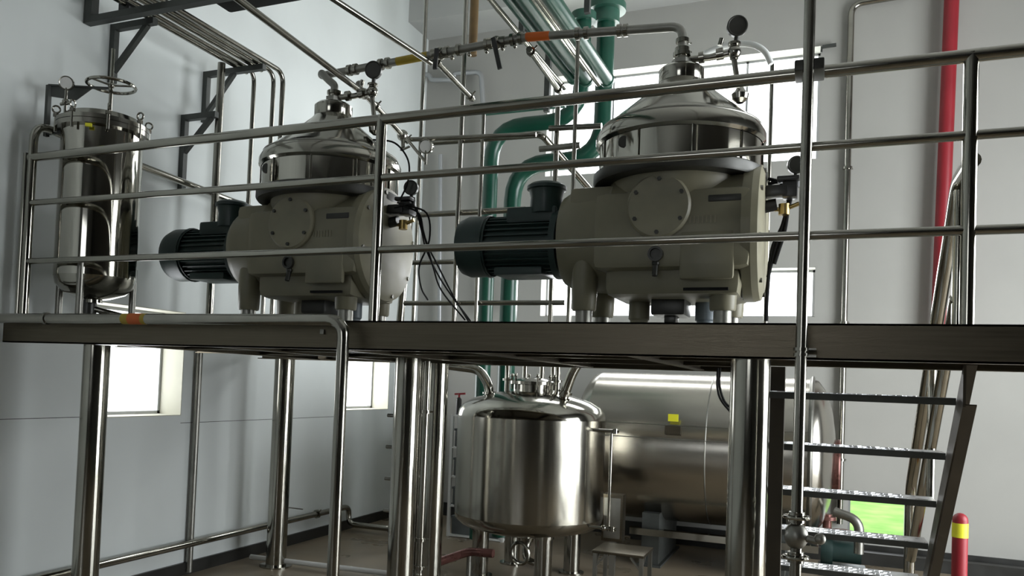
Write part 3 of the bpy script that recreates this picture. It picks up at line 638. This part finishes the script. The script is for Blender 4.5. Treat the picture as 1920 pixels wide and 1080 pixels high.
for dx, dy, h in ((-.14, .18, .34), (.12, .2, .5), (-.02, .30, .45), (.22, .02, .42), (-.24, .0, .4)):
    m = MB(); zz = z1 + .15; m.cyl((tx + dx, ty + dy, zz), (tx + dx, ty + dy, zz + h), .022); m.cyl((tx + dx, ty + dy, zz + .16), (tx + dx, ty + dy, zz + .18), .04); m.build('nozzle', STEEL, vt)
m = MB(); a = V((tx - .36, ty - .1, z1 + .13)); m.tube([a, a + V((-.01, 0, .12)), a + V((-.10, 0, .27)), a + V((-.42, 0, .30))], .042, .16); m.cyl(a + V((-.005, 0, .06)), a + V((-.006, 0, .075)), .06); m.build('inlet_pipe', STEEL, vt)
m = MB(); a = V((tx + .31, ty - .15, z1 + .13)); m.tube([a, a + V((.10, 0, .30)), a + V((.30, 0, .55))], .042, .1); m.cyl(a + V((.03, 0, .09)), a + V((.036, 0, .11)), .06); m.build('outlet_pipe', STEEL, vt)
# level gauge on the right
gx = PY(1145, 860, ty - .2).x; ga = tz(797); gb = tz(968)
m = MB(); m.cyl((gx, ty - .2, gb - .02), (gx, ty - .2, ga + .01), .013); m.cyl((tx + TR * .9, ty - .2, ga), (gx + .06, ty - .2, ga), .014); m.cyl((tx + TR * .9, ty - .2, gb), (gx + .06, ty - .2, gb), .014)
m.cyl((gx + .03, ty - .2, ga - .02), (gx + .03, ty - .2, ga + .02), .022); m.cyl((gx + .03, ty - .2, gb - .02), (gx + .03, ty - .2, gb + .02), .022); m.ball((gx - .04, ty - .2, gb), .025); m.build('level_gauge', STEEL, vt)
m = MB(); m.cyl((tx - .0, ty, z0 - .24), (tx, ty, .25), .035); m.tube([(tx, ty, .28), (tx + .0, ty - .06, .14), (tx + .25, ty - .1, .10)], .03, .08); m.torus((tx - .02, ty - .12, .2), .09, .016, (.3, 1, 0)); m.build('drain_valve', TUBE, vt)

# ------------------------------------------------------------------ horizontal tank
hy = 8.12; hz = 1.085; HR = .715; hx0 = -2.05; hx1 = -.10
ht = thing('horizontal_tank', 'large horizontal stainless tank lying on saddles near the back wall', 'tank', ((hx0 + hx1) / 2, hy, 0))
MB().lathe([(HR, hx0), (HR, hx1)], (0, hy, hz), 'x', 80).build('tank_shell', HTANK, ht)
m = MB(); m.lathe([(HR, hx1), (HR * .97, hx1 + .07), (HR * .85, hx1 + .13), (HR * .6, hx1 + .19), (HR * .3, hx1 + .22), (0, hx1 + .23)], (0, hy, hz), 'x', 64); m.build('tank_end', HTANK, ht)
m = MB(); m.lathe([(HR, hx0), (HR * .97, hx0 - .07), (HR * .85, hx0 - .13), (HR * .6, hx0 - .19), (0, hx0 - .23)], (0, hy, hz), 'x', 64); m.build('tank_end', HTANK, ht)
for x in (-.95, hx1): MB().lathe([(HR + .001, x - .006), (HR + .004, x), (HR + .001, x + .006)], (0, hy, hz), 'x', 80).build('weld_seam', DULL, ht)
for py in (797, 823):
    zz = PY(1250, py, hy - HR).z; yy = hy - math.sqrt(HR * HR - (zz - hz) ** 2); MB().cyl((hx0, yy, zz), (hx1, yy, zz), .005, 8).build('weld_seam', DULL, ht)
for x in (-1.45, -.35):
    m = MB(); m.box((x - .08, hy - .5, .02), (x + .08, hy + .5, hz - HR + .12)); m.box((x - .11, hy - .55, 0), (x + .11, hy + .55, .02)); m.build('saddle', ANGLE, ht)
MB().box((-1.62, hy - .62, .30), (hx1 + .1, hy - .54, .36)).build('base_rail', STEEL, ht)
q = PY(1262, 786, hy - HR - .005); MB().box((q.x - .045, q.y + .0, q.z - .02), (q.x + .045, q.y + .012, q.z + .045)).build('yellow_tag', YEL, ht)
q = PY(1262, 806, hy - HR + .02); MB().box((q.x - .07, hy - HR - .004, q.z - .04), (q.x + .07, hy - HR + .03, q.z + .035)).build('name_plate', BRUSH, ht)
a = hx1 + .10
m = MB(); m.torus((hx1 + .02, hy, hz), HR + .005, .018, (1, 0, 0), 64); m.build('end_ring', DULL, ht)
m = MB(); m.lathe([(.25, hx1 + .19), (.26, hx1 + .24), (.0, hx1 + .25)], (0, hy, hz - .1), 'x', 32); m.torus((hx1 + .25, hy, hz - .1), .25, .016, (1, 0, 0)); m.build('manway', PRIMER, ht)  # reddish colour stands in for a crimson reflection on the tank end
MB().tube([(hx1 + .22, hy - .35, hz - .45), (hx1 + .42, hy - .4, hz - .5), (hx1 + .42, hy - .4, .3)], .04, .1).build('drain_pipe', DULL, ht)
cableset('cable_bundle', 'two black cables drooping from under the deck beside the widest column', [[V(PY(1346, 690, 5.8)), V(PY(1345, 725, 5.8)), V(PY(1352, 750, 5.8)), V(PY(1372, 775, 5.8))], [V(PY(1350, 690, 5.82)), V(PY(1349, 722, 5.82)), V(PY(1358, 752, 5.82)), V(PY(1374, 768, 5.82))]], .008)

# ------------------------------------------------------------------ stairs
sx0, sx1 = XE + .02, .60
st = thing('steel_staircase', 'open steel staircase with chequer plate treads descending from the platform at right', 'stairs', (.18, 5.3, 0))
rise, run = .278, .313; zt1 = 1.655; yt1 = 4.36
for k in range(6):
    z = zt1 - rise * k; y = yt1 + run * k
    m = MB(); m.box((sx0 + .03, y, z - .006), (sx1 - .02, y + .20, z)); m.box((sx0 + .03, y + .194, z - .035), (sx1 - .02, y + .2, z))
    for i in range(16):
        for j in range(4):
            cx = sx0 + .06 + i * .044 + (j % 2) * .02; cy = y + .03 + j * .045; s_ = 1 if (i + j) % 2 else -1
            if cx < sx1 - .04: m.bar((cx - .011, cy - .009 * s_, z + .0015), (cx + .011, cy + .009 * s_, z + .0015), .006, .003)
    t = m.build('tread', TREAD, st); MB().box((sx0 + .03, y - .005, z - .035), (sx1 - .02, y - .0005, z - .002)).build('edge_lip', ANGLE, t)
sl = V((0, run, -rise))
def string(x, m_):
    p0 = V((x, yt1 - .10, zt1 + .09)); p1 = p0 + sl * 6.1; off = V((0, .04, -.05)); hgt = V((0, -.0, .20))
    m = MB(); m.rings([[p0 - V((.006, 0, 0)) - hgt * .65, p0 - V((-.006, 0, 0)) - hgt * .65, p0 + V((.006, 0, 0)) + hgt * .35, p0 + V((-.006, 0, 0)) + hgt * .35], [V((x - .006, p1.y, max(.0, p1.z - .13))), V((x + .006, p1.y, max(.0, p1.z - .13))), V((x + .006, p1.y, p1.z + .07)), V((x - .006, p1.y, p1.z + .07))]])
    return m
for x in (sx0, sx1):
    m = string(x, 0); sg = -1 if x == sx1 else 1
    p0 = V((x + sg * -.0, yt1 - .10, zt1 + .03)); p1 = p0 + sl * 5.9
    m.bar(p0 + V((.025 * (-sg), 0, .125)), p1 + V((.025 * (-sg), 0, .125)), .05, .007); m.bar(p0 + V((.025 * (-sg), 0, -.06)), p1 + V((.025 * (-sg), 0, -.06)), .05, .007)
    m.build('stringer', BROWN, st)
# left stringer support: flat dark post beside the wide column
q = PY(1454, 800, 4.5)
MB().box((q.x - .042, 4.46, 0), (q.x + .042, 4.54, ZU)).build('support_post', BROWN, st)
# handrail on the right side
h0 = V((sx1 + .02, 4.05, 2.72)); h1 = PX(1708, 915, sx1 + .02); hd = (PX(1782, 442, sx1 + .02) - h1)
h0 = h1 + hd * 1.15
MB().tube([h0 - V((0, .4, 0)), h0, h1, V((h1.x, h1.y + .02, .0))], .038, .1).build('handrail', STEEL, st)
g0 = h0 + V((0, .0, -.60)); g1 = h1 + V((0, -.1, -.50))
MB().cyl(g0, g1, .034).build('middle_rail', STEEL, st)
for t in (.0, .45): p = h0.lerp(h1, t); MB().cyl((p.x, p.y, p.z - .95), p, .024).build('baluster', STEEL, st)

# ------------------------------------------------------------------ things near the floor
# small step stool
c0 = PZ(1170, 1062, .38)
sx, sy, szz = PY(1170, 1030, 6.0).x, 6.0, PY(1170, 1030, 6.0).z
e = thing('step_stool', 'low steel step stool with a flat top right of the upright tank', 'stool', (sx, sy, 0))
MB().box((sx - .20, sy - .16, szz - .02), (sx + .18, sy + .2, szz), .004).build('seat', BRUSH, e)
for dx in (-.18, .16):
    for dy in (-.14, .18): MB().bar((sx + dx, sy + dy, 0), (sx + dx, sy + dy, szz - .02), .028).build('leg', DULL, e)
for dx in (-.18, .16): MB().bar((sx + dx, sy - .12, szz - .10), (sx + dx, sy + .0, szz - .025), .012).build('brace', DULL, e)
for dx, d2 in ((-.18, .08), (.16, -.08)): MB().bar((sx + dx, sy - .14, szz - .12), (sx + dx + d2, sy - .14, szz - .025), .014).build('brace', DULL, e)
q = PY(1146, 968, 7.0)
e = thing('control_box', 'grey steel control box standing behind the level gauge', 'box', (q.x, 7.0, 0))
MB().box((q.x - .085, 7.0, q.z - .22), (q.x + .10, 7.12, q.z + .19), .006).build('cabinet', BRUSH, e)
MB().box((q.x - .02, 7.04, 0), (q.x + .03, 7.09, q.z - .22)).build('pedestal', DULL, e)
MB().box((q.x - .065, 6.992, q.z - .19), (q.x + .08, 7.0, q.z + .16), .003).build('door', DULL, e)
# shelf rack with dark crates left of the upright tank
ra = PY(848, 800, 7.9); rw = .55
e = thing('shelf_rack', 'white steel rack with five shelves between columns and the upright tank', 'rack', (ra.x + .3, 8.1, 0))
zs = [PY(857, y, 7.9).z for y in (778, 838, 893, 948, 1003)]
for dx in (0, .62):
    for y in (7.9, 8.5): MB().bar((ra.x + dx, y, 0), (ra.x + dx, y, zs[0]), .03).build('upright', WALLR, e)
for z in zs: MB().box((ra.x, 7.885, z - .015), (ra.x + .62, 8.515, z)).build('shelf', WALLR, e)
for k, z in enumerate(zs[1:]):
    for j in range(2):
        x = ra.x + .02 + j * .29; n = ('upper left', 'upper right', 'second row left', 'second row right', 'third row left', 'third row right', 'bottom left', 'bottom right')[k * 2 + j]
        m = MB(); m.box((x, 7.93, z), (x + .25, 8.40, z + .17), .01); m.box((x - .006, 7.92, z + .17), (x + .256, 8.41, z + .195), .005)
        tag(m.build('storage_crate', CARD), 'dark grey storage crate on the white rack, %s' % n, 'crate', 'crates on the white rack')
# hydrant or extinguisher like item on rack top
q = PY(851, 735, 7.95)
e = thing('hand_pump', 'small black hand pump with red lever standing on the white rack', 'pump', (q.x + .05, 7.98, zs[0]))
m = MB(); qx = q.x + .05; m.cyl((qx, 7.98, zs[0]), (qx, 7.98, zs[0] + .16), .03); m.ball((qx, 7.98, zs[0] + .16), .03); m.build('pump_body', BLACKP, e)
m = MB(); m.bar((qx - .05, 7.98, zs[0] + .22), (qx + .07, 7.98, zs[0] + .23), .02); m.cyl((qx, 7.98, zs[0] + .16), (qx, 7.98, zs[0] + .23), .012); m.build('lever', RED, e)
# rung pegs and twin risers between the columns
e = thing('access_ladder', 'steel rung ladder fixed behind the paired columns', 'ladder', (PY(752, 800, 5.1).x, 5.1, 0))
xl = PY(733, 800, 5.2).x
MB().cyl((xl + .10, 5.2, 0), (xl + .10, 5.2, ZU), .018).build('rail', TUBE, e); MB().cyl((xl + .10, 5.5, 0), (xl + .10, 5.5, ZU), .018).build('rail', TUBE, e)
for py in (779, 838, 898, 958): z = PY(733, py, 5.2).z; MB().cyl((xl - .03, 5.2, z), (xl + .10, 5.2, z), .013).cyl((xl + .1, 5.2, z), (xl + .1, 5.5, z), .011).build('rung', DULL, e)
for px, lb in ((783, 'left one of two slim pipes between the paired columns'), (797, 'right one of two slim pipes between the paired columns')):
    q = PY(px, 800, 5.25); e = pipe('riser_pipe', 'steel, ' + lb, [V((q.x, 5.25, .25)), V((q.x, 5.25, ZU))], .024, TUBE, group='slim pipes between the columns')
    z = PY(px, 772, 5.25).z; clamps_on(e, [(V((q.x, 5.25, z)), Z_), (V((q.x, 5.25, .5)), Z_), (V((q.x, 5.25, .30)), Z_)], .024)
    m = MB(); m.ball((q.x, 5.25, .25), .027); m.cyl((q.x, 5.25, .0), (q.x, 5.25, .25), .026); m.build('valve', STEEL, e)
a = PZ(825, 1060, .22); q0 = PY(828, 1052, 6.0); q1 = PY(880, 1034, 6.1); q2 = PY(925, 1038, 6.1)
e = pipe('suction_pipe', 'reddish steel pipe bending toward the legs of the upright tank', [q0 + (q0 - q1) * 1.6, q1, q2], .035, BRASS if False else PRIMER, .05)
MB().cyl(V((q1.x, q1.y, 0)), q1, .02).build('prop', DULL, e)
# pump and valve group at the right
q = PY(1575, 1000, 8.2) + V((.02, 0, 0))
e = thing('transfer_pump', 'small dark pump with red flanges beside the low opening to the lawn', 'pump', (q.x, 8.2, 0))
m = MB(); m.cyl((q.x - .12, 8.2, .22), (q.x + .16, 8.2, .22), .10); m.lathe([(.0, -.05), (.13, -.05), (.14, 0), (.13, .05), (0, .05)], (q.x - .13, 8.2, .22), 'x', 28); m.box((q.x - .2, 8.1, 0), (q.x + .2, 8.3, .1), .01); m.build('pump_body', MOTOR, e)
m = MB(); m.cyl((q.x - .13, 8.2, .34), (q.x - .13, 8.2, .55), .04); m.cyl((q.x - .13, 8.2, .50), (q.x - .13, 8.2, .53), .08); m.cyl((q.x + .0, 8.1, .40), (q.x + .0, 8.1, .43), .09); m.build('flange', PRIMER, e)
m = MB(); m.tube([(q.x - .25, 8.05, .42), (q.x - .16, 8.05, .55), (q.x - .12, 8.05, .75)], .008); m.tube([(q.x - .28, 8.05, .42), (q.x - .2, 8.05, .52), (q.x - .14, 8.05, .62)], .008); m.build('lever', STEEL, e)
# low black kerb along the back wall
tag(MB().box((-1.9, 8.86, 0), (XR - .4, 8.98, .12)).build('floor_channel', SKIRT), 'low black kerb running along the foot of the back wall', 'kerb')
# white hose loop over the right separator
hp = [PY(x, y, 4.9) for x, y in ((1300, 128), (1312, 108), (1340, 92), (1378, 83), (1412, 84), (1434, 97), (1446, 120))]
tag(MB().tube(smooth(hp), .018, seg=10).build('white_hose', WHITE), 'white hose arching behind the pressure gauge over the right separator', 'hose')
# bracket stub and yellow strip on the back wall
q = PY(1550, 88, 9.06); q2 = PY(1568, 84, 9.06); m = MB(); m.bar(PY(1542, 88, 9.06), PY(1568, 84, 9.06), .03); m.bar(PY(1541, 88, 9.06), PY(1540, 98, 9.06), .02); tag(m.build('wall_hook', ANGLE), 'small dark hook on the back wall above the window corner', 'hook')
# wall socket trunking near left lower wall
q = PY(1780, 1000, 7.2)
e = thing('painted_bollard', 'red and yellow painted bollard at the right foot of the stairs', 'bollard', (PY(1800, 1000, 6.6).x, 6.6, 0))
bx = PY(1800, 1000, 6.6).x; bz = PY(1800, 975, 6.6).z
MB().cyl((bx, 6.6, 0), (bx, 6.6, bz), .05).ball((bx, 6.6, bz), .05).build('bollard_shaft', RED, e); MB().cyl((bx, 6.6, bz - .12), (bx, 6.6, bz - .02), .052).build('yellow_band', YEL, e)
